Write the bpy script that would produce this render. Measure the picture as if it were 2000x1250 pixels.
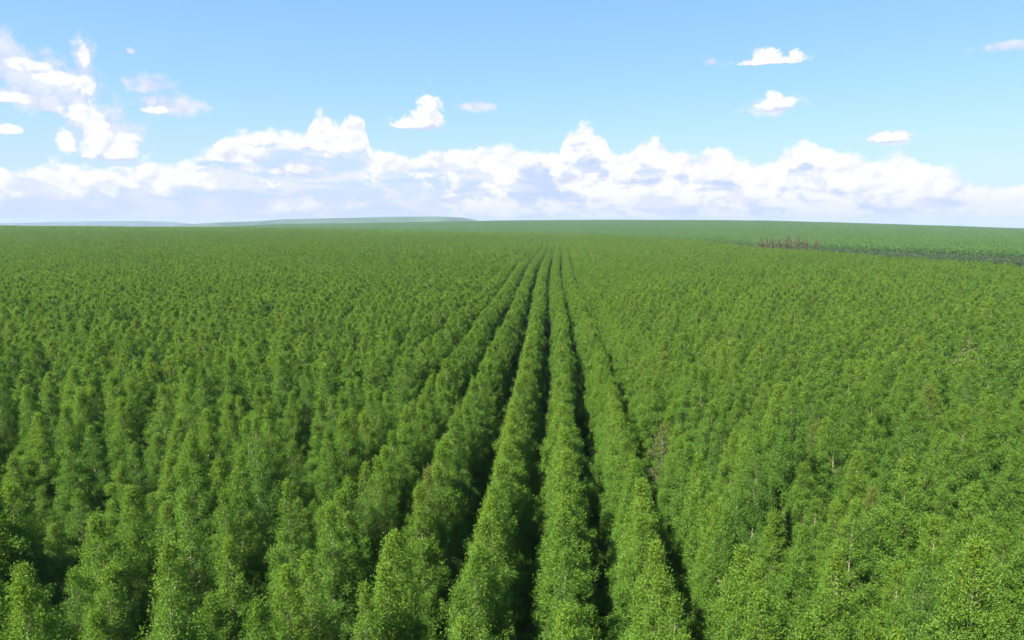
import bpy, math, random
import numpy as np
from mathutils import Vector, Matrix

R = math.radians
scene = bpy.context.scene
col = scene.collection
for o in list(bpy.data.objects):
    bpy.data.objects.remove(o)

# ------------------------------------------------------------------ camera
F_PX, CX, CY = 1351.0, 1000.0, 625.0        # measured on the 2000 x 1250 photograph
Y_HOR = 432.0
CAM_Z = 22.3
PITCH = math.atan((CY - Y_HOR) / F_PX)
YAW = math.atan(85.0 / F_PX)                # the rows run along +Y, the camera looks a little to their left
cam_d = bpy.data.cameras.new("camera")
cam = bpy.data.objects.new("camera", cam_d)
col.objects.link(cam)
cam_d.sensor_width = 36.0
cam_d.lens = 36.0 * F_PX / 2000.0
cam_d.clip_start = 0.1
cam_d.clip_end = 60000
cam.location = (0, 0, CAM_Z)
cam.rotation_euler = (R(90) - PITCH, 0, YAW)
scene.camera = cam
CF = np.array([-math.sin(YAW), math.cos(YAW)])     # camera heading on the ground
CR = np.array([math.cos(YAW), math.sin(YAW)])      # camera right on the ground

# ------------------------------------------------------------------ exposure
scene.view_settings.view_transform = 'Standard'
scene.view_settings.look = 'None'
scene.view_settings.gamma = 1.0
scene.view_settings.exposure = 2.1
EXPO = 2.0 ** 2.1
scene.view_settings.use_curve_mapping = False
scene.render.engine = 'CYCLES'
cy = scene.cycles
cy.max_bounces = 5
cy.diffuse_bounces = 2
cy.glossy_bounces = 2
cy.transmission_bounces = 4
cy.transparent_max_bounces = 4
cy.volume_bounces = 0
cy.use_denoising = True
cy.denoiser = 'OPENIMAGEDENOISE'
cy.denoising_input_passes = 'RGB_ALBEDO_NORMAL'
cy.denoising_prefilter = 'ACCURATE'
cy.caustics_reflective = False
cy.caustics_refractive = False

# ------------------------------------------------------------------ sun and sky
SUN_EL, SUN_AZ = R(51), R(222)       # azimuth clockwise from +Y: from the left and behind the camera
sdir = Vector((math.cos(SUN_EL) * math.sin(SUN_AZ), math.cos(SUN_EL) * math.cos(SUN_AZ), math.sin(SUN_EL)))
sun_d = bpy.data.lights.new("sun", 'SUN')
sun_d.energy = 4.9
sun_d.angle = R(0.53)
sun_d.color = (1.0, 0.955, 0.88)
sun = bpy.data.objects.new("sun", sun_d)
col.objects.link(sun)
sun.rotation_euler = sdir.to_track_quat('Z', 'Y').to_euler()

world = bpy.data.worlds.new("World")
scene.world = world
world.use_nodes = True
WT = world.node_tree
WT.nodes.clear()


class NB:
    """small helper that chains shader nodes"""
    def __init__(s, tree):
        s.t = tree

    def link(s, a, b):
        s.t.links.new(a, b)

    def put(s, sock, v):
        if isinstance(v, bpy.types.NodeSocket):
            s.t.links.new(v, sock)
        else:
            sock.default_value = v

    def m(s, op, a, b=0.0, c=0.0, clamp=False):
        n = s.t.nodes.new('ShaderNodeMath')
        n.operation = op
        n.use_clamp = clamp
        s.put(n.inputs[0], a)
        s.put(n.inputs[1], b)
        s.put(n.inputs[2], c)
        return n.outputs[0]

    def v(s, op, a, b=(0, 0, 0)):
        n = s.t.nodes.new('ShaderNodeVectorMath')
        n.operation = op
        s.put(n.inputs[0], a)
        if op == 'SCALE':
            s.put(n.inputs['Scale'], b)
        else:
            s.put(n.inputs[1], b)
        return n.outputs['Value'] if op in ('LENGTH', 'DOT_PRODUCT', 'DISTANCE') else n.outputs['Vector']

    def step(s, x, a, b, lo=0.0, hi=1.0, kind='SMOOTHSTEP'):
        n = s.t.nodes.new('ShaderNodeMapRange')
        n.interpolation_type = kind
        s.put(n.inputs[0], x)
        n.inputs[1].default_value = a
        n.inputs[2].default_value = b
        n.inputs[3].default_value = lo
        n.inputs[4].default_value = hi
        return n.outputs[0]

    def mix(s, f, a, b, blend='MIX'):
        n = s.t.nodes.new('ShaderNodeMix')
        n.data_type = 'RGBA'
        n.blend_type = blend
        s.put(n.inputs[0], f)
        s.put(n.inputs[6], a)
        s.put(n.inputs[7], b)
        return n.outputs[2]

    def noise(s, vec, scale, detail=4.0, rough=0.5, dist=0.0, dims='3D'):
        n = s.t.nodes.new('ShaderNodeTexNoise')
        n.noise_dimensions = dims
        n.inputs['Scale'].default_value = scale
        n.inputs['Detail'].default_value = detail
        n.inputs['Roughness'].default_value = rough
        n.inputs['Distortion'].default_value = dist
        if vec is not None:
            s.put(n.inputs['Vector'], vec)
        return n.outputs[0]

    def voro(s, vec, scale):
        n = s.t.nodes.new('ShaderNodeTexVoronoi')
        n.voronoi_dimensions = '2D'
        n.feature = 'F1'
        n.inputs['Scale'].default_value = scale
        s.put(n.inputs['Vector'], vec)
        return n.outputs['Distance']


def px_to_azel(x, y):
    """direction of a point of the sky: azimuth from the camera's heading and elevation, in degrees"""
    a, b = (x - CX) / F_PX, (CY - y) / F_PX
    fwd = math.cos(PITCH) + b * math.sin(PITCH)
    up = -math.sin(PITCH) + b * math.cos(PITCH)
    return math.degrees(math.atan2(a, fwd)), math.degrees(math.atan2(up, math.hypot(a, fwd)))


def build_world():
    w = NB(WT)
    sky = WT.nodes.new('ShaderNodeTexSky')
    sky.sky_type = 'NISHITA'
    sky.sun_disc = False
    sky.sun_elevation = SUN_EL
    sky.sun_rotation = SUN_AZ
    sky.altitude = 400
    sky.air_density = 1.0
    sky.dust_density = 0.2
    sky.ozone_density = 1.0
    tc = WT.nodes.new('ShaderNodeTexCoord')
    d = tc.outputs['Generated']
    # the sky goes on level below the horizon
    sep = WT.nodes.new('ShaderNodeSeparateXYZ')
    w.link(d, sep.inputs[0])
    zc = w.m('MAXIMUM', sep.outputs[2], 0.004)
    cmb = WT.nodes.new('ShaderNodeCombineXYZ')
    w.link(sep.outputs[0], cmb.inputs[0])
    w.link(sep.outputs[1], cmb.inputs[1])
    w.link(zc, cmb.inputs[2])
    w.link(cmb.outputs[0], sky.inputs[0])
    # azimuth from the heading and elevation in degrees
    rx = w.v('DOT_PRODUCT', d, (CR[0], CR[1], 0))
    fy = w.v('DOT_PRODUCT', d, (CF[0], CF[1], 0))
    az = w.m('MULTIPLY', w.m('ARCTAN2', rx, fy), 57.29578)
    el = w.m('MULTIPLY', w.m('ARCSINE', sep.outputs[2]), 57.29578)
    ae = WT.nodes.new('ShaderNodeCombineXYZ')
    w.link(az, ae.inputs[0])
    w.link(el, ae.inputs[1])
    p = ae.outputs[0]

    # billows, and the same field a little way towards the sun (up and to the left) for the relief
    def billow(vec, det, small):
        na = w.noise(vec, 0.34, det, 0.56, 0.2, '2D')
        vb = w.voro(vec, 0.72)
        x = w.m('ADD', w.m('MULTIPLY', w.m('SUBTRACT', na, 0.5), 1.9), w.m('MULTIPLY', w.m('SUBTRACT', 0.45, vb), 0.70))
        if small:
            x = w.m('ADD', x, w.m('MULTIPLY', w.m('SUBTRACT', 0.42, w.voro(vec, 1.7)), 0.42))
        return x
    pv_ = w.v('MULTIPLY', p, (1.0, 1.2, 1.0))
    # a slight warp keeps the billows from looking like cells
    wn = WT.nodes.new('ShaderNodeTexNoise')
    wn.noise_dimensions = '2D'
    wn.inputs['Scale'].default_value = 0.9
    wn.inputs['Detail'].default_value = 3.0
    w.link(pv_, wn.inputs['Vector'])
    pv_ = w.v('ADD', pv_, w.v('SCALE', w.v('SUBTRACT', wn.outputs['Color'], (0.5, 0.5, 0.5)), 0.9))
    bil = billow(pv_, 7.0, True)
    relief = w.m('SUBTRACT', billow(pv_, 3.0, False), billow(w.v('ADD', pv_, (-0.30, 0.55, 0)), 3.0, False))

    # the long bank: the height of its top by azimuth
    prof = [(0, 318), (60, 318), (110, 322), (180, 322), (290, 322), (345, 318), (395, 286), (420, 280), (450, 262), (480, 246), (520, 243),
            (560, 248), (598, 262), (610, 222), (630, 204), (648, 236), (668, 240), (690, 224), (711, 232), (720, 290), (800, 302),
            (860, 292), (940, 282), (1050, 288), (1096, 296), (1104, 255), (1138, 236), (1160, 248), (1184, 264), (1196, 300),
            (1236, 292), (1252, 268), (1278, 264), (1312, 292), (1370, 302), (1382, 286), (1414, 282), (1442, 304), (1490, 316),
            (1520, 300), (1562, 272), (1582, 260), (1604, 284), (1640, 296), (1690, 308), (1735, 300), (1770, 297), (1812, 314),
            (1870, 330), (1890, 350), (1960, 356), (2000, 352)]
    fc = WT.nodes.new('ShaderNodeFloatCurve')
    A0, A1, E1 = -60.0, 60.0, 14.0
    curve = fc.mapping.curves[0]
    pts = [((px_to_azel(x, y)[0] - A0) / (A1 - A0), px_to_azel(x, y)[1] / E1) for x, y in prof]
    rnd = random.Random(4)
    a = -60.0
    side = []
    while a < 60:
        if abs(a) > 37.5:
            side.append(((a - A0) / (A1 - A0), (4.6 + rnd.uniform(-1.6, 1.8)) / E1))
        a += 1.9
    pts = sorted(pts + side)
    curve.points[0].location = (0.0, 4.6 / E1)
    curve.points[1].location = (1.0, 4.6 / E1)
    for q in pts:
        if 0.002 < q[0] < 0.998:
            curve.points.new(*q)
    for q in curve.points:
        q.handle_type = 'VECTOR'
    fc.mapping.update()
    w.link(w.m('DIVIDE', w.m('SUBTRACT', az, A0), A1 - A0, clamp=True), fc.inputs['Value'])
    top = w.m('MULTIPLY', fc.outputs[0], E1)
    bank = w.m('MULTIPLY', w.m('SUBTRACT', top, el), 0.75)      # about 1 where 1.6 degrees deep
    bank = w.m('MINIMUM', bank, 1.0)

    # single clouds: x, y, half width, half height above, half height below, in the photograph's pixels
    blobs = [(816, 244, 52, 26, 9), (838, 240, 28, 58, 14), (1500, 122, 72, 14, 4), (1498, 120, 34, 27, 6), (1552, 120, 18, 20, 4),
             (1516, 203, 42, 13, 14), (1510, 198, 22, 22, 14), (1733, 270, 36, 14, 8), (190, 292, 34, 84, 22), (158, 222, 40, 18, 14),
             (225, 304, 62, 26, 12), (250, 296, 26, 34, 16), (130, 282, 20, 32, 20), (16, 254, 28, 12, 6), (18, 192, 44, 14, 8),
             (164, 108, 11, 24, 22), (60, 128, 46, 14, 12), (112, 152, 44, 16, 14), (165, 166, 24, 20, 18), (305, 216, 36, 8, 6)]
    wisps = [(165, 130, 24, 54, 60), (40, 186, 84, 30, 24), (66, 142, 96, 46, 50), (6, 116, 40, 60, 80), (150, 165, 62, 40, 50), (200, 262, 90, 70, 56),
             (160, 222, 56, 32, 40), (322, 206, 76, 26, 26), (288, 166, 46, 22, 22), (932, 208, 40, 10, 9), (1968, 90, 56, 11, 10), (1389, 121, 12, 7, 7),
             (255, 101, 9, 7, 6), (110, 205, 90, 24, 22), (1512, 206, 56, 16, 18), (1733, 270, 46, 16, 14)]

    def blobfield(lst, pp):
        out = None
        for (x, y, rw, ru, rd) in lst:
            a0, e0 = px_to_azel(x, y)
            wa = abs(px_to_azel(x + rw, y)[0] - px_to_azel(x - rw, y)[0]) / 2
            wu = abs(px_to_azel(x, y - ru)[1] - e0)
            wd = abs(px_to_azel(x, y + rd)[1] - e0)
            q = w.v('SUBTRACT', pp, (a0, e0, 0))
            if abs(wu - wd) > 0.06:          # flat-bottomed: a different height above and below
                qs = WT.nodes.new('ShaderNodeSeparateXYZ')
                w.link(q, qs.inputs[0])
                sx = w.m('MULTIPLY', qs.outputs[0], 1 / wa)
                sy = w.m('MAXIMUM', w.m('MULTIPLY', qs.outputs[1], 1 / wu), w.m('MULTIPLY', qs.outputs[1], -1 / wd))
                lu = w.m('SQRT', w.m('MULTIPLY_ADD', sx, sx, w.m('MULTIPLY', sy, sy)))
            else:
                lu = w.v('LENGTH', w.v('MULTIPLY', q, (1 / wa, 1 / wu, 0)))
            out = lu if out is None else w.m('MINIMUM', out, lu)
        return w.m('SUBTRACT', 1.12, out)
    pu = w.v('ADD', p, (-0.22, 0.42, 0))
    bl = blobfield(blobs, p)
    bl_up = blobfield(blobs[:9] + [(225, 304, 62, 26, 12)], pu)
    ws = blobfield(wisps, p)

    amp = 0.50
    fine = w.m('ADD', w.m('MULTIPLY', w.m('SUBTRACT', w.noise(pv_, 0.95, 6.0, 0.6, 0.0, '2D'), 0.5), 2.3),
               w.m('MULTIPLY', w.m('SUBTRACT', 0.42, w.voro(pv_, 2.1)), 0.55))
    solid = w.m('MAXIMUM', w.m('ADD', bank, w.m('MULTIPLY', bil, amp)),
                w.m('ADD', bl, w.m('ADD', w.m('MULTIPLY', fine, 0.46), w.m('MULTIPLY', bil, 0.22))))
    fs = w.m('ADD', solid, w.m('MULTIPLY', fine, 0.10))
    a_solid0 = w.step(fs, -0.06, 0.44)
    fw = w.m('ADD', ws, w.m('ADD', w.m('MULTIPLY', bil, 0.55), w.m('MULTIPLY', fine, 0.45)))
    a_wisp = w.m('MULTIPLY', w.step(fw, -0.15, 0.8), 0.86)

    # light on the clouds: relief of the billows, undersides, and layers deep in the bank
    strat = w.noise(w.v('MULTIPLY', p, (0.21, 0.80, 1)), 1.0, 6.0, 0.55, 0.5, '2D')
    deep = w.step(w.m('SUBTRACT', top, el), 0.3, 3.0)
    right = w.step(az, -10.0, 3.0)                   # the towers stand densest in this stretch of the bank
    under = w.m('MAXIMUM', w.m('SUBTRACT', bl_up, w.m('MAXIMUM', bl, bank)), 0.0)
    lit = w.m('ADD', 0.78, w.m('ADD', w.m('MULTIPLY', relief, 0.60), w.m('MULTIPLY', fine, 0.20)))
    lit = w.m('SUBTRACT', lit, w.m('MULTIPLY', under, 1.7))
    lay = w.m('MULTIPLY', w.m('SUBTRACT', strat, w.m('ADD', 0.55, w.m('MULTIPLY', right, -0.08))), 3.0)
    lit = w.m('ADD', lit, w.m('MULTIPLY', deep, lay))
    lit = w.step(lit, 0.0, 0.95)
    # heaps stand before a paler veil that shows between them
    heap = w.m('ADD', w.m('MULTIPLY', w.m('SUBTRACT', w.noise(w.v('MULTIPLY', p, (0.30, 0.62, 1)), 1.0, 6.0, 0.56, 0.3, '2D'), 0.49), 4.6), w.m('MULTIPLY', bil, 0.75))
    heap = w.m('ADD', heap, w.m('ADD', w.m('MULTIPLY', right, 0.62), w.m('MULTIPLY', deep, -1.15)))
    heap = w.m('ADD', heap, 0.80)
    heap = w.step(heap, -0.25, 0.60)
    k = 1.0 / EXPO
    white = (1.06 * k, 1.06 * k, 1.08 * k, 1)
    grey = (0.68 * k, 0.75 * k, 0.94 * k, 1)
    cl = w.mix(lit, grey, white)
    veil = w.mix(w.step(strat, 0.35, 0.65), (0.60 * k, 0.73 * k, 0.99 * k, 1), (0.84 * k, 0.89 * k, 1.0 * k, 1))
    above = w.step(w.m('SUBTRACT', el, top), -0.2, 0.4)          # single clouds above the bank are not veiled
    towers = blobfield([(640, 282, 44, 78, 14), (690, 284, 34, 60, 16), (510, 270, 76, 30, 10), (462, 308, 74, 34, 10)], p)
    towers = w.step(w.m('ADD', towers, w.m('MULTIPLY', fine, 0.40)), 0.0, 0.42)
    heap = w.m('MAXIMUM', w.m('MAXIMUM', heap, towers), above)
    cl = w.mix(heap, veil, cl)
    thin = w.m('MULTIPLY', w.m('MULTIPLY', w.m('SUBTRACT', 1.0, heap), w.m('SUBTRACT', 1.0, right)), w.step(strat, 0.62, 0.40))
    a_solid = w.m('MULTIPLY', a_solid0, w.m('SUBTRACT', 1.0, w.m('MULTIPLY', thin, 0.5)))
    wisp_c = w.mix(w.step(bil, -0.5, 0.6), (0.66 * k, 0.74 * k, 0.98 * k, 1), (0.90 * k, 0.92 * k, 1.0 * k, 1))

    skyc = w.mix(1.0, sky.outputs[0], (SKY_K * 0.74, SKY_K * 0.90, SKY_K * 1.04, 1), 'MULTIPLY')
    blue = w.mix(w.step(el, 3.0, 24.0, kind='LINEAR'), (0.52 * k, 0.77 * k, 1.10 * k, 1), (0.19 * k, 0.55 * k, 1.10 * k, 1))
    skyc = w.mix(0.65, skyc, blue)
    haze_c = (0.64 * k, 0.73 * k, 0.95 * k, 1)
    skyc = w.mix(w.m('MULTIPLY', w.step(el, 10.0, 0.0), 0.6), skyc, haze_c)
    c = w.mix(a_wisp, skyc, wisp_c)
    c = w.mix(a_solid, c, cl)
    c = w.mix(w.m('MULTIPLY', w.step(el, 3.2, -0.8), 0.75), c, haze_c)
    # above the clouds' height there is only the clear sky (the same colour on both sides of the step)
    bg = WT.nodes.new('ShaderNodeBackground')
    w.link(c, bg.inputs['Color'])
    bg2 = WT.nodes.new('ShaderNodeBackground')
    w.link(skyc, bg2.inputs['Color'])
    mxs = WT.nodes.new('ShaderNodeMixShader')
    w.link(w.m('LESS_THAN', w.m('ABSOLUTE', w.m('SUBTRACT', sep.outputs[2], 0.13)), 0.16), mxs.inputs[0])
    w.link(bg2.outputs[0], mxs.inputs[1])
    w.link(bg.outputs[0], mxs.inputs[2])
    out = WT.nodes.new('ShaderNodeOutputWorld')
    w.link(mxs.outputs[0], out.inputs[0])


SKY_K = 0.050        # strength of the Nishita sky
build_world()
world.cycles.sampling_method = 'MANUAL'
world.cycles.sample_map_resolution = 512


# ------------------------------------------------------------------ materials
def new_mat(name):
    m = bpy.data.materials.new(name)
    m.use_nodes = True
    m.node_tree.nodes.clear()
    return m, NB(m.node_tree)


def leaf_material(name, dark, light, young, gloss=0.60, transl=0.43, cool=None):
    cool = cool or tuple(d_ * 0.55 + l_ * 0.45 for d_, l_ in zip(dark, light))
    m, b = new_mat(name)
    t = m.node_tree
    at = t.nodes.new('ShaderNodeAttribute')
    at.attribute_name = 'tint'
    sep = t.nodes.new('ShaderNodeSeparateColor')
    b.link(at.outputs['Color'], sep.inputs[0])
    oi = t.nodes.new('ShaderNodeObjectInfo')
    ge = t.nodes.new('ShaderNodeNewGeometry')
    patch = b.noise(b.v('MULTIPLY', ge.outputs['Position'], (1, 1, 0)), 0.035, 3.0, 0.55)
    f = b.m('ADD', b.m('MULTIPLY', sep.outputs[0], 0.55), b.m('MULTIPLY', oi.outputs['Random'], 0.25))
    f = b.m('ADD', f, b.m('MULTIPLY', b.m('SUBTRACT', patch, 0.38), 0.8), clamp=True)
    c = b.mix(f, dark, light)
    r2 = b.m('FRACT', b.m('MULTIPLY', oi.outputs['Random'], 17.3))
    c = b.mix(b.m('MULTIPLY', b.step(r2, 0.45, 1.0), 0.55), c, cool)
    yo = b.m('MULTIPLY', sep.outputs[1], b.m('ADD', b.m('MULTIPLY', oi.outputs['Random'], 0.7), 0.25), clamp=True)
    c = b.mix(yo, c, young)
    r3 = b.m('FRACT', b.m('MULTIPLY', oi.outputs['Random'], 53.7))
    c = b.mix(b.m('MULTIPLY', b.m('MULTIPLY', b.step(r3, 0.97, 1.0), sep.outputs[0]), sep.outputs[1]), c, (0.17, 0.13, 0.035, 1))
    pr = t.nodes.new('ShaderNodeBsdfPrincipled')
    b.link(c, pr.inputs['Base Color'])
    pr.inputs['Roughness'].default_value = gloss
    pr.inputs['Specular IOR Level'].default_value = 0.22
    tr = t.nodes.new('ShaderNodeBsdfTranslucent')
    b.link(b.mix(1.0, c, (1.35, 1.4, 0.6, 1), 'MULTIPLY'), tr.inputs['Color'])
    mx = t.nodes.new('ShaderNodeMixShader')
    mx.inputs[0].default_value = transl
    b.link(pr.outputs[0], mx.inputs[1])
    b.link(tr.outputs[0], mx.inputs[2])
    out = t.nodes.new('ShaderNodeOutputMaterial')
    b.link(mx.outputs[0], out.inputs[0])
    return m


def plain_material(name, c0, c1, scale, rough=0.9, stretch=(1, 1, 1), bump=0.0, space='Object'):
    m, b = new_mat(name)
    t = m.node_tree
    if space == 'World':
        vec = t.nodes.new('ShaderNodeNewGeometry').outputs['Position']
    else:
        vec = t.nodes.new('ShaderNodeTexCoord').outputs['Object']
    n = b.noise(b.v('MULTIPLY', vec, stretch), scale, 6.0, 0.6)
    c = b.mix(b.step(n, 0.33, 0.67), c0, c1)
    pr = t.nodes.new('ShaderNodeBsdfPrincipled')
    b.link(c, pr.inputs['Base Color'])
    pr.inputs['Roughness'].default_value = rough
    pr.inputs['Specular IOR Level'].default_value = 0.2
    if bump:
        bp = t.nodes.new('ShaderNodeBump')
        bp.inputs['Strength'].default_value = bump
        b.link(n, bp.inputs['Height'])
        b.link(bp.outputs[0], pr.inputs['Normal'])
    out = t.nodes.new('ShaderNodeOutputMaterial')
    b.link(pr.outputs[0], out.inputs[0])
    return m


M_LEAF = leaf_material('eucalyptus_leaf', (0.054, 0.119, 0.011, 1), (0.093, 0.183, 0.016, 1), (0.140, 0.207, 0.017, 1), cool=(0.050, 0.122, 0.018, 1))
M_LEAF2 = leaf_material('older_eucalyptus_leaf', (0.054, 0.120, 0.013, 1), (0.080, 0.165, 0.017, 1), (0.092, 0.172, 0.018, 1))
M_DRY = leaf_material('dry_leaf', (0.048, 0.050, 0.020, 1), (0.095, 0.090, 0.038, 1), (0.08, 0.09, 0.03, 1), 0.7, 0.15)
M_WEED = leaf_material('undergrowth_leaf', (0.026, 0.050, 0.012, 1), (0.060, 0.078, 0.022, 1), (0.080, 0.070, 0.026, 1), 0.6, 0.2)
M_SCRUB = leaf_material('scrub_leaf', (0.026, 0.056, 0.012, 1), (0.050, 0.086, 0.018, 1), (0.060, 0.082, 0.022, 1), 0.7, 0.2)
M_BARK = plain_material('eucalyptus_bark', (0.165, 0.138, 0.080, 1), (0.29, 0.25, 0.155, 1), 6.0, 0.8, (1, 1, 0.25), 0.3)
M_DEADBARK = plain_material('dead_bark', (0.05, 0.045, 0.032, 1), (0.12, 0.11, 0.085, 1), 5.0, 0.9, (1, 1, 0.3), 0.3)
M_SOIL = plain_material('leaf_litter_soil', (0.045, 0.030, 0.020, 1), (0.115, 0.075, 0.045, 1), 1.3, 0.95, (1, 1, 1), 0.6, 'World')
M_PLAIN = plain_material('distant_fields', (0.045, 0.085, 0.025, 1), (0.085, 0.120, 0.040, 1), 0.0016, 0.95, (1, 2.2, 1), 0.0, 'World')
M_HILL = plain_material('distant_woodland', (0.018, 0.040, 0.014, 1), (0.042, 0.072, 0.024, 1), 0.006, 0.95, (1, 1, 1), 0.0, 'World')


# ------------------------------------------------------------------ terrain
rs = np.random.RandomState(11)


def lattice(seed, n=256):
    return np.random.RandomState(seed).rand(n, n)


_LAT = {s: lattice(s) for s in range(1, 7)}


def vnoise(x, y, scale, seed):
    g = _LAT[seed]
    x, y = np.asarray(x) / scale, np.asarray(y) / scale
    xi, yi = np.floor(x).astype(int), np.floor(y).astype(int)
    fx, fy = x - xi, y - yi
    fx, fy = fx * fx * (3 - 2 * fx), fy * fy * (3 - 2 * fy)
    n = g.shape[0]
    a, b_ = g[xi % n, yi % n], g[(xi + 1) % n, yi % n]
    c, d = g[xi % n, (yi + 1) % n], g[(xi + 1) % n, (yi + 1) % n]
    return (a * (1 - fx) + b_ * fx) * (1 - fy) + (c * (1 - fx) + d * fx) * fy


CANOPY = 10.0
# stations across the valley: bearing (as tangent) and, along it, distance and height of the land
ST_X = np.array([-1600, -300, 0, 500, 750, 1000, 1160, 1300, 1480, 1740, 2000, 2300, 3400], float)
ST_T = (ST_X - CX) / F_PX
EDGE = np.array([900, 900, 900, 850, 770, 690, 620, 500, 335, 250, 200, 168, 120], float)        # far edge of the near plantation
EDGE_G = np.array([7, 7, 6.6, 4.6, 3.0, 1.4, 0.8, 0.2, 0, 0, 0, 0, 0], float)
FRONT = np.array([1500, 1400, 1300, 1200, 1100, 1000, 880, 760, 600, 500, 430, 380, 300], float)  # near edge of the stand across the valley
FRONT_G = np.array([-6, -6, -6, -5, -4.5, -4, -4, -4.5, -5, -5.5, -6, -6.5, -8], float)
CREST = np.array([2400, 2400, 2400, 2300, 2250, 2200, 2200, 2100, 2000, 1750, 1500, 1400, 1300], float)
CREST_G = np.array([-8, -8, -6, 1.0, 7.0, 14.2, 15.6, 15.2, 13.6, 4.0, -4.6, -9, -20], float)
DEPTHS = np.array([0, 60, 120, 200, 300, 420, 560, 700, 900], float)


def ground_z(x, y):
    x, y = np.asarray(x, float), np.asarray(y, float)
    dep = x * CF[0] + y * CF[1]
    lat = x * CR[0] + y * CR[1]
    dd = np.maximum(dep, 1.0)
    t = np.clip(lat / dd, ST_T[0], ST_T[-1])
    it = lambda a: np.interp(t, ST_T, a)
    e, eg, fr, fg, cr, cg = it(EDGE), it(EDGE_G), it(FRONT), it(FRONT_G), it(CREST), it(CREST_G)
    s = lambda a, b, v: (lambda q: q * q * (3 - 2 * q))(np.clip((v - a) / (b - a), 0, 1))
    z = eg * s(120.0, 1.0 * e, dd)
    z = z + (fg - 7.0 - eg) * s(e + 4, e + 0.45 * (fr - e), dd)
    z = z + 7.0 * s(e + 0.5 * (fr - e), fr, dd)
    z = z + (cg - fg) * s(fr, cr, dd)
    z = z + (-75.0 - cg) * s(cr, cr + 2200.0, dd)
    z = np.where(dep < 1.0, 0.0, z)
    return z + (vnoise(x, y, 70.0, 1) - 0.5) * 0.9


def mesh_obj(name, verts, faces, mats, parent=None, smooth=False):
    me = bpy.data.meshes.new(name)
    me.from_pydata([tuple(v) for v in verts], [], [tuple(f) for f in faces])
    for m_ in (mats if isinstance(mats, (list, tuple)) else [mats]):
        me.materials.append(m_)
    if smooth:
        me.polygons.foreach_set('use_smooth', [True] * len(me.polygons))
    o = bpy.data.objects.new(name, me)
    col.objects.link(o)
    o.parent = parent
    return o


def polar_sheet(name, radii, nseg, zfun, mat):
    ang = np.linspace(0, 2 * np.pi, nseg, endpoint=False)
    V, Fc = [], []
    for r in radii:
        x, y = r * np.sin(ang), r * np.cos(ang)
        V += list(zip(x, y, zfun(x, y)))
    for i in range(len(radii) - 1):
        for j in range(nseg):
            k = (j + 1) % nseg
            Fc.append((i * nseg + j, (i + 1) * nseg + j, (i + 1) * nseg + k, i * nseg + k))
    o = mesh_obj(name, V, Fc, mat, smooth=True)
    o['kind'] = 'structure'
    return o


g = polar_sheet('ground', [0.5] + list(np.geomspace(3, 3200, 110)), 240, ground_z, M_SOIL)
g['label'] = 'brown leaf litter ground between the plantation rows'


def plain_z(x, y):
    r = np.hypot(x, y)
    return np.interp(r, [2300, 3200, 5000, 9500], [-80, -72, -78, -120])


pl = polar_sheet('distant_plain', list(np.geomspace(2600, 9500, 12)), 160, plain_z, M_PLAIN)
pl['label'] = 'hazy distant plain beyond the plantation crest'


def hill(name, label, depth, prof, thick, mat):
    """a long low hill: prof is the outline of its top as seen in the photograph (x, y)"""
    xs = np.array([q[0] for q in prof], float)
    ys = np.array([q[1] for q in prof], float)
    xx = np.linspace(xs[0], xs[-1], 90)
    yy = np.interp(xx, xs, ys)
    V, Fc = [], []
    sect = [(-1.0, -0.02), (-0.7, 0.30), (-0.4, 0.68), (-0.15, 0.95), (0.05, 1.0), (0.3, 0.85), (0.65, 0.4), (1.0, 0.0)]
    for x_, y_ in zip(xx, yy):
        topz = CAM_Z - (y_ - Y_HOR) / F_PX * depth
        t = (x_ - CX) / F_PX
        for s_, h_ in sect:
            dp = depth + s_ * thick
            P = CF * dp + CR * t * dp
            V.append((P[0], P[1], -90 + (topz + 90) * h_))
    n = len(sect)
    for i in range(len(xx) - 1):
        for j in range(n - 1):
            Fc.append((i * n + j, i * n + j + 1, (i + 1) * n + j + 1, (i + 1) * n + j))
    o = mesh_obj(name, V, Fc, mat, smooth=True)
    o['kind'] = 'structure'
    o['label'] = label
    return o


hill('hill', 'pale green flat-topped hill on the horizon', 3500,
     [(330, 446), (370, 438), (430, 434.5), (505, 432), (560, 428), (640, 426.5), (760, 423.5), (860, 423), (905, 425), (925, 429), (960, 436), (1000, 450)], 700, M_HILL)
hill('hill', 'bluish far hill low on the horizon', 6500,
     [(-500, 437), (-200, 434), (0, 436), (60, 435), (120, 433.5), (200, 432), (280, 431.5), (340, 433), (380, 437), (430, 448)], 1000, M_HILL)


# ------------------------------------------------------------------ tree builder
def np_mesh(name, verts, quads, tris=None, tint=None, mats=(), mat_idx=None):
    me = bpy.data.meshes.new(name)
    nq = len(quads)
    me.vertices.add(len(verts))
    me.vertices.foreach_set('co', np.asarray(verts, np.float32).ravel())
    me.loops.add(nq * 4)
    me.loops.foreach_set('vertex_index', np.asarray(quads, np.int32).ravel())
    me.polygons.add(nq)
    me.polygons.foreach_set('loop_start', np.arange(0, nq * 4, 4, dtype=np.int32))
    if mat_idx is not None:
        me.polygons.foreach_set('material_index', np.asarray(mat_idx, np.int32))
    for m_ in mats:
        me.materials.append(m_)
    if tint is not None:
        at = me.color_attributes.new('tint', 'FLOAT_COLOR', 'POINT')
        at.data.foreach_set('color', np.asarray(tint, np.float32).ravel())
    me.update(calc_edges=True)
    me.validate()
    return me


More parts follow.
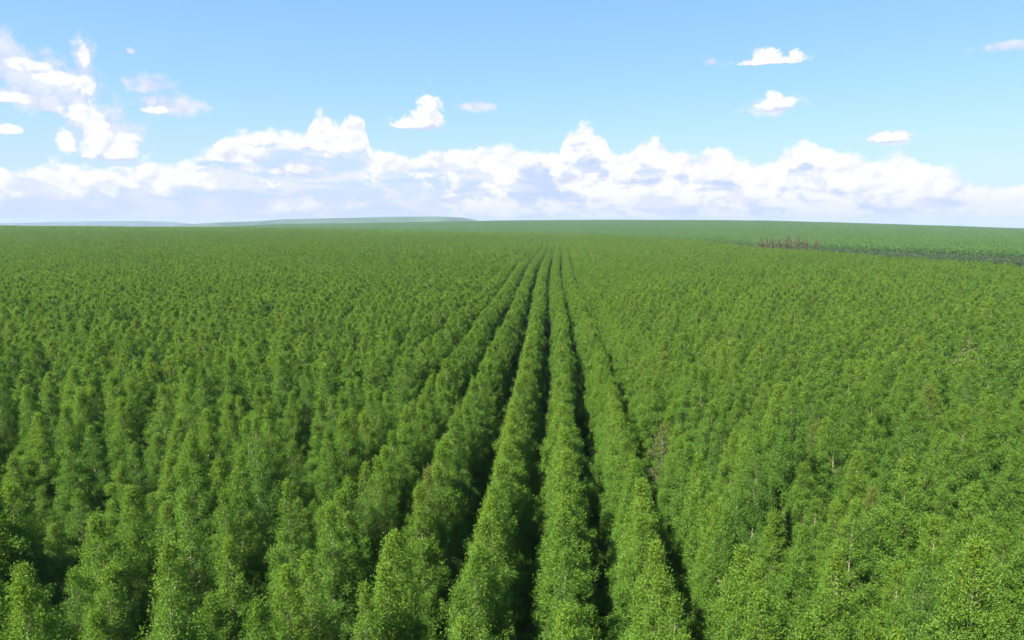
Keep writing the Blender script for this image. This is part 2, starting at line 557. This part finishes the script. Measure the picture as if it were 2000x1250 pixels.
def tube(p0, p1, r0, r1, sides):
    """open tapered tube between two points (quads)"""
    p0, p1 = np.asarray(p0, float), np.asarray(p1, float)
    d = p1 - p0
    d /= np.linalg.norm(d) + 1e-9
    a = np.array([1.0, 0, 0]) if abs(d[0]) < 0.8 else np.array([0, 1.0, 0])
    u = np.cross(d, a)
    u /= np.linalg.norm(u)
    v = np.cross(d, u)
    V = []
    for p, r in ((p0, r0), (p1, r1)):
        for i in range(sides):
            t = 2 * math.pi * i / sides
            V.append(p + r * (math.cos(t) * u + math.sin(t) * v))
    Q = [(i, (i + 1) % sides, sides + (i + 1) % sides, sides + i) for i in range(sides)]
    return V, Q


def make_tree(seed, H, n_leaf, leaf_len, leaf_w, n_branch=96, RAD=1.36, base=0.16, stick_sides=5, sticks=True, twig_sig=0.105, droop=0.25, top_pow=0.62, up=0.0):
    """returns (crown verts, quads, tint), (trunk verts, quads): a slim plantation eucalyptus"""
    r = np.random.RandomState(seed)
    bend = r.uniform(-0.16, 0.16, 2)
    axis = lambda z: np.stack([bend[0] * np.sin(z / H * 3.0), bend[1] * np.sin(z / H * 2.4 + 0.5) - bend[1] * 0.48, z], -1)
    zb = base * H
    lop = r.uniform(0, 2 * np.pi)

    def rad(u):
        return RAD * np.power(np.clip(1 - u, 0, 1), top_pow) * np.clip(0.55 + u / 0.30, 0, 1)
    u = (np.arange(n_branch) + r.rand(n_branch)) / n_branch
    u = u ** 0.92
    phi = np.arange(n_branch) * 2.39996 + r.uniform(-0.5, 0.5, n_branch)
    ln = rad(u) * r.uniform(0.76, 1.12, n_branch) * (1 + 0.12 * np.cos(phi - lop)) + 0.10
    zt = zb + u * (H - zb) * 0.985
    rise = np.interp(u, [0, 0.5, 1.0], [0.40, 0.85, 1.9])
    z_start = np.maximum(zt - ln * rise * 0.8, 0.4)
    B0 = axis(z_start)
    B1 = axis(zt) + np.stack([np.cos(phi) * ln, np.sin(phi) * ln, ln * 0.08], -1)
    # twigs along each branch, leaves around each twig
    wgt = ln ** 1.35 * np.interp(u, [0, 0.18, 0.4, 1], [0.75, 0.95, 1.0, 1.1])
    n_tw = np.maximum(2, (wgt / wgt.sum() * n_branch * 9).astype(int))
    tb = np.repeat(np.arange(n_branch), n_tw)
    tt = 0.25 + 0.78 * r.rand(len(tb)) ** 0.55
    TW = B0[tb] + (B1[tb] - B0[tb]) * tt[:, None] + r.normal(0, 1, (len(tb), 3)) * (0.06 + 0.13 * ln[tb] * (1.1 - 0.4 * tt))[:, None] * np.array([1, 1, 0.8])
    tw_tint = r.rand(len(tb))
    # leader shoot
    nl = max(3, len(tb) // 60)
    zl = H * (0.955 + 0.06 * r.rand(nl))
    TW = np.concatenate([TW, axis(zl) + r.normal(0, 0.05, (nl, 3))])
    tb = np.concatenate([tb, np.full(nl, n_branch - 1)])
    tw_tint = np.concatenate([tw_tint, r.rand(nl)])
    li = r.randint(0, len(TW), n_leaf)
    P = TW[li] + r.normal(0, twig_sig, (n_leaf, 3)) * np.array([1, 1, 1.1])
    # leaf frames
    rel = P - axis(P[:, 2])
    rel[:, 2] = 0
    outw = rel / (np.linalg.norm(rel, axis=1)[:, None] + 1e-6)
    D = outw * 0.75 + r.normal(0, 0.62, (n_leaf, 3))
    D[:, 2] += np.interp((P[:, 2] - zb) / (H - zb), [0, 0.6, 1], [-droop + 0.1, 0.45 + up, 1.0 + up])
    D /= np.linalg.norm(D, axis=1)[:, None] + 1e-9
    Nn = outw * 0.70 + np.array([0, 0, 0.70]) + r.normal(0, 0.42, (n_leaf, 3))
    S = np.cross(D, Nn)
    S /= np.linalg.norm(S, axis=1)[:, None] + 1e-9
    N2 = np.cross(S, D)
    L = leaf_len * r.uniform(0.65, 1.3, n_leaf)[:, None]
    W = leaf_w * r.uniform(0.7, 1.25, n_leaf)[:, None]
    a = P - D * L * 0.5
    c = P + D * L * 0.5 - N2 * L * 0.10
    b = P + S * W * 0.5 - D * L * 0.06 + N2 * W * 0.16
    d = P - S * W * 0.5 - D * L * 0.06 + N2 * W * 0.16
    V = np.stack([a, b, c, d], 1).reshape(-1, 3)
    Q = np.arange(n_leaf * 4).reshape(-1, 4)
    uu = np.clip((P[:, 2] - zb) / (H - zb), 0, 1)
    t0 = np.clip(0.5 * r.rand(n_leaf) + 0.5 * tw_tint[li], 0, 1)
    t1 = np.clip((uu - 0.45) / 0.55, 0, 1) ** 1.5 * r.uniform(0.45, 0.9, n_leaf)
    T = np.repeat(np.stack([t0, t1, np.zeros(n_leaf), np.ones(n_leaf)], -1), 4, axis=0)
    # trunk and limbs
    TV, TQ = [], []

    def add(vq):
        o_ = len(TV)
        TV.extend(vq[0])
        TQ.extend([tuple(i + o_ for i in q) for q in vq[1]])
    zs = np.linspace(-0.15, H * 0.97, 10 if sticks else 3)
    ax = axis(zs)
    rr = np.interp(zs / H, [0, 0.05, 1], [0.085, 0.068, 0.008])
    for i in range(len(zs) - 1):
        add(tube(ax[i], ax[i + 1], rr[i], rr[i + 1], stick_sides))
    if sticks:
        for i in range(n_branch):
            add(tube(B0[i], B1[i], 0.006 + 0.012 * ln[i], 0.003, 3))
    return (V, Q, T), (np.array(TV), np.array(TQ))


def joined(seed, name, leafmat=None, barkmat=None, **kw):
    (V, Q, T), (TV, TQ) = make_tree(seed, **kw)
    vv = np.concatenate([V, TV])
    qq = np.concatenate([Q, TQ + len(V)])
    tt = np.concatenate([T, np.tile([0.5, 0, 0, 1], (len(TV), 1))])
    mi = np.concatenate([np.zeros(len(Q), int), np.ones(len(TQ), int)])
    return np_mesh(name, vv, qq, None, tt, (leafmat or M_LEAF, barkmat or M_BARK), mi)


# ------------------------------------------------------------------ where the trees stand
ROW0, ROWS, STEP = 0.5, 3.35, 2.15


def project(x, y, z):
    dep = x * CF[0] + y * CF[1]
    lat = x * CR[0] + y * CR[1]
    up = z - CAM_Z
    fwd = dep * math.cos(PITCH) - up * math.sin(PITCH)
    v = dep * math.sin(PITCH) + up * math.cos(PITCH)
    fwd = np.maximum(fwd, 0.01)
    return CX + F_PX * lat / fwd, CY - F_PX * v / fwd, dep


kk = np.arange(-330, 330)
jj = np.arange(-24, 510)
K, J = np.meshgrid(kk, jj, indexing='ij')
K, J = K.ravel(), J.ravel()
tx = ROW0 + ROWS * K + rs.normal(0, 0.16, K.size)
stepk = np.where(np.abs(K + 0.5) < 4, 1.85, 2.35)
ty = J * stepk + (K * 0.37 % 1.0) * stepk + rs.normal(0, 0.30, K.size)
tx = tx + 0.55 * np.sin(ty / 46.0 + 0.6) * np.clip((ty - 25) / 60, 0, 1)
dep = tx * CF[0] + ty * CF[1]
lat = tx * CR[0] + ty * CR[1]
tt_ = np.where(dep > 5, lat / np.maximum(dep, 5), 99 * np.sign(lat))
inside = (dep > 5) & (np.abs(tt_) < 0.86) & (dep < np.interp(tt_, ST_T, EDGE) - 2)
around = (np.hypot(tx, ty) < 42) & ~inside
keep = (inside | around)
# a few trees failed
gap = (rs.rand(K.size) < 0.035) & (np.abs(K + 0.5) > 3)
gap |= (vnoise(tx, ty, 5.0, 2) > 0.90) & (tx < -6) & (dep < 110)
keep &= ~gap
# openings where trees are missing (seen as dark holes in the canopy)
for hx, hy in [(228, 1000), (236, 1050), (4, 965), (338, 775), (620, 905), (455, 1165), (812, 1120), (668, 1195), (1288, 870), (1842, 960), (1655, 820),
               (560, 1120), (120, 1110), (1480, 1130), (1720, 1150), (1160, 1215), (690, 580), (860, 860)]:
    q = (hx - CX) / F_PX, (CY - hy) / F_PX
    fw_, uv_ = math.cos(PITCH) + q[1] * math.sin(PITCH), -math.sin(PITCH) + q[1] * math.cos(PITCH)
    s0 = (6.6 - CAM_Z) / uv_
    gp = CF * fw_ * s0 + CR * q[0] * s0
    keep &= np.hypot(tx - gp[0], ty - gp[1]) > 1.55
K, J, tx, ty, dep, lat = [a[keep] for a in (K, J, tx, ty, dep, lat)]
tz = ground_z(tx, ty)
patch = vnoise(tx, ty, 16.0, 3) * 0.6 + vnoise(tx, ty, 55.0, 4) * 0.4
th = CANOPY * (0.97 + 0.10 * patch + (patch - 0.5) * np.interp(dep, [60, 160], [0.10, 0.0])) * (1 + rs.normal(0, 1.0, tx.size) * np.interp(dep, [35, 90, 200], [0.085, 0.045, 0.024]))
centre = np.abs(K + 0.5) < 3
th = np.where(centre, CANOPY * (0.99 + 0.06 * patch) * (1 + rs.normal(0, 0.02, tx.size)), th)
# suppressed trees between the leading ones give the near canopy its separate tips
weak = rs.rand(tx.size)
th = th * np.where(weak < np.where(centre, 0.10, 0.42), 1 - rs.uniform(0.07, 0.22, tx.size) * np.interp(dep, [55, 120], [1.0, 0.1]), 1.0)
th = th * np.where((~centre) & (weak > 0.8), np.interp(dep, [60, 110], [1.05, 1.0]), 1.0)
th = th - 0.15
pxx, pyy, _ = project(tx, ty, tz + th)
pxl, _, _ = project(tx - CR[0] * 1.2, ty - CR[1] * 1.2, tz + th - 2)
pxr, _, _ = project(tx + CR[0] * 1.2, ty + CR[1] * 1.2, tz + th - 2)
inframe = (pxr > 15) & (pxl < 1985) & (pyy < 1235) & (dep > 3)
order = np.argsort(np.where(inframe, dep, 1e9))
single = np.zeros(tx.size, bool)
single[order[:300]] = True

# the single nearest trees: an Empty at the foot with trunk and crown
PROTO = []
for s_ in range(9):
    (V, Q, T), (TV, TQ) = make_tree(100 + s_, 10.0, 68000 if s_ not in (3, 7) else 42000, 0.084, 0.034, RAD=1.70 + 0.05 * (s_ % 4), top_pow=0.72 + 0.05 * (s_ % 4))
    PROTO.append((np_mesh('crown', V, Q, None, T, (M_LEAF,)), np_mesh('trunk', TV, TQ, None, None, (M_BARK,))))

ORD = ['zeroth', 'first', 'second', 'third', 'fourth', 'fifth', 'sixth', 'seventh', 'eighth', 'ninth', 'tenth', 'eleventh', 'twelfth', 'thirteenth',
       'fourteenth', 'fifteenth', 'sixteenth', 'seventeenth', 'eighteenth', 'nineteenth', 'twentieth', 'twenty-first', 'twenty-second', 'twenty-third',
       'twenty-fourth', 'twenty-fifth', 'twenty-sixth', 'twenty-seventh', 'twenty-eighth', 'twenty-ninth', 'thirtieth']
idx = np.where(single)[0]
GROUP = 'eucalyptus trees planted in straight rows'
for k in sorted(set(K[idx])):
    members = [i for i in idx if K[i] == k]
    members.sort(key=lambda i: dep[i])
    hs = th[members]
    for n, i in enumerate(members, 1):
        look = 'tall green' if th[i] > 1.05 * hs.mean() else ('short green' if th[i] < 0.94 * hs.mean() else 'green')
        side = 'right' if k >= 0 else 'left'
        rown = k + 1 if k >= 0 else -k
        root = bpy.data.objects.new('eucalyptus_tree', None)
        root.empty_display_size = 0.3
        col.objects.link(root)
        root.location = (tx[i], ty[i], tz[i])
        root.rotation_euler = (0, 0, rs.uniform(0, 6.283))
        s_ = th[i] / 10.0
        wd = rs.uniform(0.90, 1.02) if -6 < k < 5 else rs.uniform(0.95, 1.12)
        wd *= 1.10 if weak[i] > 0.6 else 0.97
        root.scale = (wd, wd, s_)
        root['label'] = '%s eucalyptus, %s from the near end, %s row %s of the dark lane' % (look, ORD[n], ORD[rown], side)
        root['category'] = 'tree'
        root['group'] = GROUP
        cm, tm = PROTO[rs.randint(0, len(PROTO))]
        for nm, me in (('trunk', tm), ('crown', cm)):
            c = bpy.data.objects.new(nm, me)
            col.objects.link(c)
            c.parent = root

# ------------------------------------------------------------------ all other trees: one mass
MESHES = []
N5 = 3
N1, N2_, N3, N4 = 5, 5, 4, 3
for s_ in range(N1):
    MESHES.append(joined(200 + s_, 'mid_tree', H=10.0, n_leaf=30000, leaf_len=0.130, leaf_w=0.052, n_branch=84, RAD=1.80, top_pow=0.56, up=0.4, sticks=True, stick_sides=4))
for s_ in range(N2_):
    MESHES.append(joined(300 + s_, 'far_tree', H=10.0, n_leaf=13000, leaf_len=0.27, leaf_w=0.062, n_branch=70, RAD=1.90, top_pow=0.42, up=0.9, sticks=False, stick_sides=3))
for s_ in range(N3):
    MESHES.append(joined(400 + s_, 'farther_tree', H=10.0, n_leaf=4000, leaf_len=0.48, leaf_w=0.115, n_branch=56, RAD=2.0, top_pow=0.38, up=1.0, sticks=False, stick_sides=3))
for s_ in range(N4):
    MESHES.append(joined(500 + s_, 'farthest_tree', H=10.0, n_leaf=500, leaf_len=0.85, leaf_w=0.42, n_branch=30, leafmat=M_LEAF, RAD=1.9, top_pow=0.40, up=0.8, sticks=False, stick_sides=3, base=0.3))

for s_ in range(N5):
    MESHES.append(joined(600 + s_, 'older_tree', H=10.0, n_leaf=600, leaf_len=0.80, leaf_w=0.38, n_branch=40, RAD=2.1, top_pow=0.36, sticks=False, stick_sides=3, base=0.25, leafmat=M_LEAF2))


def lod_pick(d):
    r = np.random.RandomState(5).rand(d.size)
    out = (r * N1).astype(int)
    out = np.where(d > 105, N1 + (r * N2_).astype(int), out)
    out = np.where(d > 260, N1 + N2_ + (r * N3).astype(int), out)
    out = np.where(d > 620, N1 + N2_ + N3 + (r * N4).astype(int), out)
    return out


def scatter(name, pts, pick, rot, scl, meshes):
    """one object: a point cloud whose points carry whole plants"""
    me = bpy.data.meshes.new(name)
    me.vertices.add(len(pts))
    me.vertices.foreach_set('co', np.asarray(pts, np.float32).ravel())
    a = me.attributes.new('pick', 'INT', 'POINT')
    a.data.foreach_set('value', np.asarray(pick, np.int32))
    a = me.attributes.new('turn', 'FLOAT_VECTOR', 'POINT')
    a.data.foreach_set('vector', np.asarray(rot, np.float32).ravel())
    a = me.attributes.new('size', 'FLOAT_VECTOR', 'POINT')
    a.data.foreach_set('vector', np.asarray(scl, np.float32).ravel())
    o = bpy.data.objects.new(name, me)
    col.objects.link(o)
    ng = bpy.data.node_groups.new(name + '_scatter', 'GeometryNodeTree')
    ng.interface.new_socket('Geometry', in_out='INPUT', socket_type='NodeSocketGeometry')
    ng.interface.new_socket('Geometry', in_out='OUTPUT', socket_type='NodeSocketGeometry')
    gi = ng.nodes.new('NodeGroupInput')
    go = ng.nodes.new('NodeGroupOutput')
    join = ng.nodes.new('GeometryNodeJoinGeometry')
    links = []
    for i, m_ in enumerate(meshes):
        src = bpy.data.objects.new('%s_source' % name, m_)      # never linked to the scene
        oi = ng.nodes.new('GeometryNodeObjectInfo')
        oi.inputs['Object'].default_value = src
        oi.inputs['As Instance'].default_value = False
        g2 = ng.nodes.new('GeometryNodeGeometryToInstance')
        ng.links.new(oi.outputs['Geometry'], g2.inputs[0])
        links.append(g2)
    for g2 in reversed(links):
        ng.links.new(g2.outputs[0], join.inputs[0])
    iop = ng.nodes.new('GeometryNodeInstanceOnPoints')
    iop.inputs['Pick Instance'].default_value = True
    ng.links.new(gi.outputs[0], iop.inputs['Points'])
    ng.links.new(join.outputs[0], iop.inputs['Instance'])

    def attr(nm, typ):
        n = ng.nodes.new('GeometryNodeInputNamedAttribute')
        n.data_type = typ
        n.inputs[0].default_value = nm
        return n.outputs[0]
    ng.links.new(attr('pick', 'INT'), iop.inputs['Instance Index'])
    e2r = ng.nodes.new('FunctionNodeEulerToRotation')
    ng.links.new(attr('turn', 'FLOAT_VECTOR'), e2r.inputs[0])
    ng.links.new(e2r.outputs[0], iop.inputs['Rotation'])
    ng.links.new(attr('size', 'FLOAT_VECTOR'), iop.inputs['Scale'])
    ng.links.new(iop.outputs[0], go.inputs[0])
    md = o.modifiers.new('scatter', 'NODES')
    md.node_group = ng
    o['kind'] = 'stuff'
    return o


# the stand across the valley
gx = np.arange(-900, 1700, 3.4)
gy = np.arange(380, 2500, 3.4)
GX, GY = np.meshgrid(gx, gy, indexing='ij')
GX, GY = GX.ravel() + rs.normal(0, 0.7, GX.size), GY.ravel() + rs.normal(0, 0.7, GX.size)
d2 = GX * CF[0] + GY * CF[1]
t2 = (GX * CR[0] + GY * CR[1]) / np.maximum(d2, 5)
ok = (np.abs(t2) < 0.80) & (d2 > np.interp(t2, ST_T, FRONT)) & (d2 < np.interp(t2, ST_T, CREST) + 60)
ok &= (rs.rand(GX.size) < np.interp(d2, [600, 1100, 2200], [1.0, 0.8, 0.5]))
GX, GY, d2, t2 = GX[ok], GY[ok], d2[ok], t2[ok]
GZ = ground_z(GX, GY)
h2 = CANOPY * (0.96 + 0.08 * vnoise(GX, GY, 60, 5)) * (1 + rs.normal(0, 0.022, GX.size)) * np.interp(d2, [700, 2200], [1.0, 1.06])

rest = ~single
AX = np.concatenate([tx[rest], GX])
AY = np.concatenate([ty[rest], GY])
AZ = np.concatenate([tz[rest], GZ])
AH = np.concatenate([th[rest], h2])
AD = np.concatenate([dep[rest], d2])
# leave out what stands in dead ground behind a crest
tb_ = np.clip(((AX * CR[0] + AY * CR[1]) / np.maximum(AD, 5) + 0.9) / 1.8 * 180, 0, 179).astype(int)
slope = (AZ + AH - CAM_Z) / np.maximum(AD, 5)
drop = np.zeros(AX.size, bool)
for b_ in range(180):
    ii = np.where((tb_ == b_) & (AD > 60))[0]
    ii = ii[np.argsort(AD[ii])]
    sm = slope[ii] - 0.9 / AD[ii]
    run = np.maximum.accumulate(sm)
    # the typical canopy a little nearer hides it
    past = np.searchsorted(AD[ii], AD[ii] - 60)
    hid = np.zeros(ii.size, bool)
    pos = past > 3
    hid[pos] = slope[ii][pos] + 1.2 / AD[ii][pos] < run[np.maximum(past[pos] - 1, 0)] - 1.0 / AD[ii][pos]
    drop[ii[hid]] = True
OLD = np.concatenate([np.zeros(int(rest.sum()), bool), np.ones(GX.size, bool)])
AX, AY, AZ, AH, AD, OLD = [a[~drop] for a in (AX, AY, AZ, AH, AD, OLD)]
n = AX.size
wid = rs.uniform(0.94, 1.12, n) * np.where(AD < 700, np.interp(np.abs(AX + 1.0), [8.6, 9.6, 16.0, 18.0], [0.80, 0.90, 0.95, 1.0]), 1.0) * np.interp(AD, [70, 200, 600, 1200, 2200], [1.03, 1.14, 1.22, 1.3, 1.6])
pick = lod_pick(AD)
pick[OLD] = N1 + N2_ + N3 + N4 + rs.randint(0, N5, int(OLD.sum()))
mass = scatter('eucalyptus_plantation', np.stack([AX, AY, AZ], -1), pick,
               np.stack([np.zeros(n), np.zeros(n), rs.uniform(0, 6.283, n)], -1),
               np.stack([wid, wid, AH / 10.0], -1), MESHES)
mass['label'] = 'mass of green eucalyptus trees filling the plantation to the horizon'
mass['category'] = 'trees'
print('plantation trees', n, 'dropped', int(drop.sum()))

# ------------------------------------------------------------------ dry trees, scrub and undergrowth
def place(px, depth):
    t = (px - CX) / F_PX
    P = CF * depth + CR * t * depth
    return P[0], P[1], float(ground_z(P[0], P[1]))


def lone_tree(name, label, group, px, depth, height, mesh_pair, wide=1.0, turn=0.0):
    x, y, z = place(px, depth)
    root = bpy.data.objects.new(name, None)
    root.empty_display_size = 0.3
    col.objects.link(root)
    root.location = (x, y, z)
    root.rotation_euler = (0, 0, turn)
    root.scale = (wide, wide, height / 10.0)
    root['label'] = label
    root['category'] = 'tree'
    if group:
        root['group'] = group
    for nm, me in (('trunk', mesh_pair[1]), ('crown', mesh_pair[0])):
        c = bpy.data.objects.new(nm, me)
        col.objects.link(c)
        c.parent = root


DRY = []
for s_ in range(4):
    (V, Q, T), (TV, TQ) = make_tree(700 + s_, 10.0, 900, 0.40, 0.26, n_branch=40, RAD=2.3, base=0.5, stick_sides=5, twig_sig=0.22, top_pow=0.26)
    DRY.append((np_mesh('crown', V, Q, None, T, (M_DRY,)), np_mesh('trunk', TV, TQ, None, None, (M_DEADBARK,))))
DRY_AT = [(1484, 462, 1.0, 'westernmost and lowest'), (1502, 461, 1.2, 'second from the western end, broad'), (1518, 459, 0.9, 'narrow upright'),
          (1536, 458, 1.15, 'dense middle'), (1557, 456, 1.25, 'tallest'), (1572, 461, 0.8, 'thin one beside the tallest'),
          (1591, 463, 0.85, 'detached small')]
DRY_LABEL = ['first from the left, low', 'second from the left, broad', 'third from the left, upright', 'fourth from the left, dense',
             'tallest with a rounded top', 'thin one just beside the tallest', 'small one standing apart']
for n_, (px, py, wd, _) in enumerate(DRY_AT):
    dp = 350.0
    x, y, z = place(px, dp)
    topz = CAM_Z - (py + 3 - Y_HOR) / F_PX * dp
    lone_tree('dry_tree', 'brown sparse tree at the field edge, ' + DRY_LABEL[n_], 'brown trees at the far field edge', px, dp + (n_ % 3) * 3,
              topz - z, DRY[n_ % 4], wd, n_ * 1.3)
# a dead tree that pokes out of the canopy, and two browned ones by the rows
(V, Q, T), (TV, TQ) = make_tree(750, 10.0, 500, 0.22, 0.12, n_branch=30, RAD=1.1, base=0.62, stick_sides=6, top_pow=0.4)
DEAD = (np_mesh('crown', V, Q, None, T, (M_DRY,)), np_mesh('trunk', TV, TQ, None, None, (M_DEADBARK,)))
lone_tree('dead_tree', 'dark dead tree poking above the green canopy', None, 1906, 63, 11.2, DEAD)
(V, Q, T), (TV, TQ) = make_tree(751, 10.0, 9000, 0.14, 0.05, n_branch=60, RAD=1.3, stick_sides=6, top_pow=0.55)
BROWN = (np_mesh('crown', V, Q, None, T, (M_WEED,)), np_mesh('trunk', TV, TQ, None, None, (M_BARK,)))
lone_tree('browned_tree', 'browned eucalyptus with sparse leaves between the green rows', None, 1305, 41.5, 9.6, BROWN)

# scrub along the near edge of the stand across the valley
ex, ey = [], []
tq = rs.uniform(0.15, 0.82, 3600)
dq = np.interp(tq, ST_T, FRONT) - rs.uniform(0, 26, tq.size)
ex, ey = CF[0] * dq + CR[0] * tq * dq, CF[1] * dq + CR[1] * tq * dq
SCRUB = [joined(800 + s_, 'scrub', leafmat=M_SCRUB, barkmat=M_DEADBARK, H=10.0, n_leaf=420, leaf_len=0.7, leaf_w=0.36, n_branch=30, RAD=1.9, top_pow=0.45,
                sticks=False, stick_sides=3, base=0.1) for s_ in range(4)]
sc_h = rs.uniform(3.0, 7.0, tq.size)
sw = rs.uniform(0.7, 1.2, tq.size)
scrub = scatter('scrub', np.stack([ex, ey, ground_z(ex, ey)], -1), rs.randint(0, 4, tq.size),
                np.stack([np.zeros(tq.size), np.zeros(tq.size), rs.uniform(0, 6.28, tq.size)], -1),
                np.stack([sw, sw, sc_h / 10], -1), SCRUB)
scrub['label'] = 'dark brownish scrub along the edge of the far stand'

# low undergrowth in the near lanes
nu = 5200
ud = rs.uniform(8, 75, nu) ** 0.98
ut = rs.uniform(-0.85, 0.85, nu)
ux, uy = CF[0] * ud + CR[0] * ut * ud, CF[1] * ud + CR[1] * ut * ud
WEED = [joined(850 + s_, 'weed', leafmat=M_WEED, barkmat=M_DEADBARK, H=1.6, n_leaf=420, leaf_len=0.16, leaf_w=0.05, n_branch=22, RAD=0.55, base=0.05, top_pow=0.5,
               sticks=False, stick_sides=3) for s_ in range(5)]
us = rs.uniform(0.4, 1.35, nu)
weeds = scatter('undergrowth', np.stack([ux, uy, ground_z(ux, uy)], -1), rs.randint(0, 5, nu),
                np.stack([np.zeros(nu), np.zeros(nu), rs.uniform(0, 6.28, nu)], -1),
                np.stack([us, us, us], -1), WEED)
weeds['label'] = 'low brown and green undergrowth on the lane floors'

# ------------------------------------------------------------------ haze
hz_x0, hz_x1, hz_y0, hz_y1, hz_z0, hz_z1 = -10500, 10500, -10500, 10500, -125, 56
hv = [(x, y, z) for x in (hz_x0, hz_x1) for y in (hz_y0, hz_y1) for z in (hz_z0, hz_z1)]
hf = [(0, 1, 3, 2), (4, 6, 7, 5), (0, 4, 5, 1), (2, 3, 7, 6), (0, 2, 6, 4), (1, 5, 7, 3)]
hm, hb = new_mat('haze_air')
pv = hm.node_tree.nodes.new('ShaderNodeVolumePrincipled')
pv.inputs['Color'].default_value = (0.37, 0.45, 0.66, 1)
pv.inputs['Density'].default_value = 0.00010
pv.inputs['Anisotropy'].default_value = 0.0
ho = hm.node_tree.nodes.new('ShaderNodeOutputMaterial')
hb.link(pv.outputs[0], ho.inputs['Volume'])
haze = mesh_obj('haze', hv, hf, hm)
haze['kind'] = 'stuff'
haze['label'] = 'thin pale blue haze over the far hills'
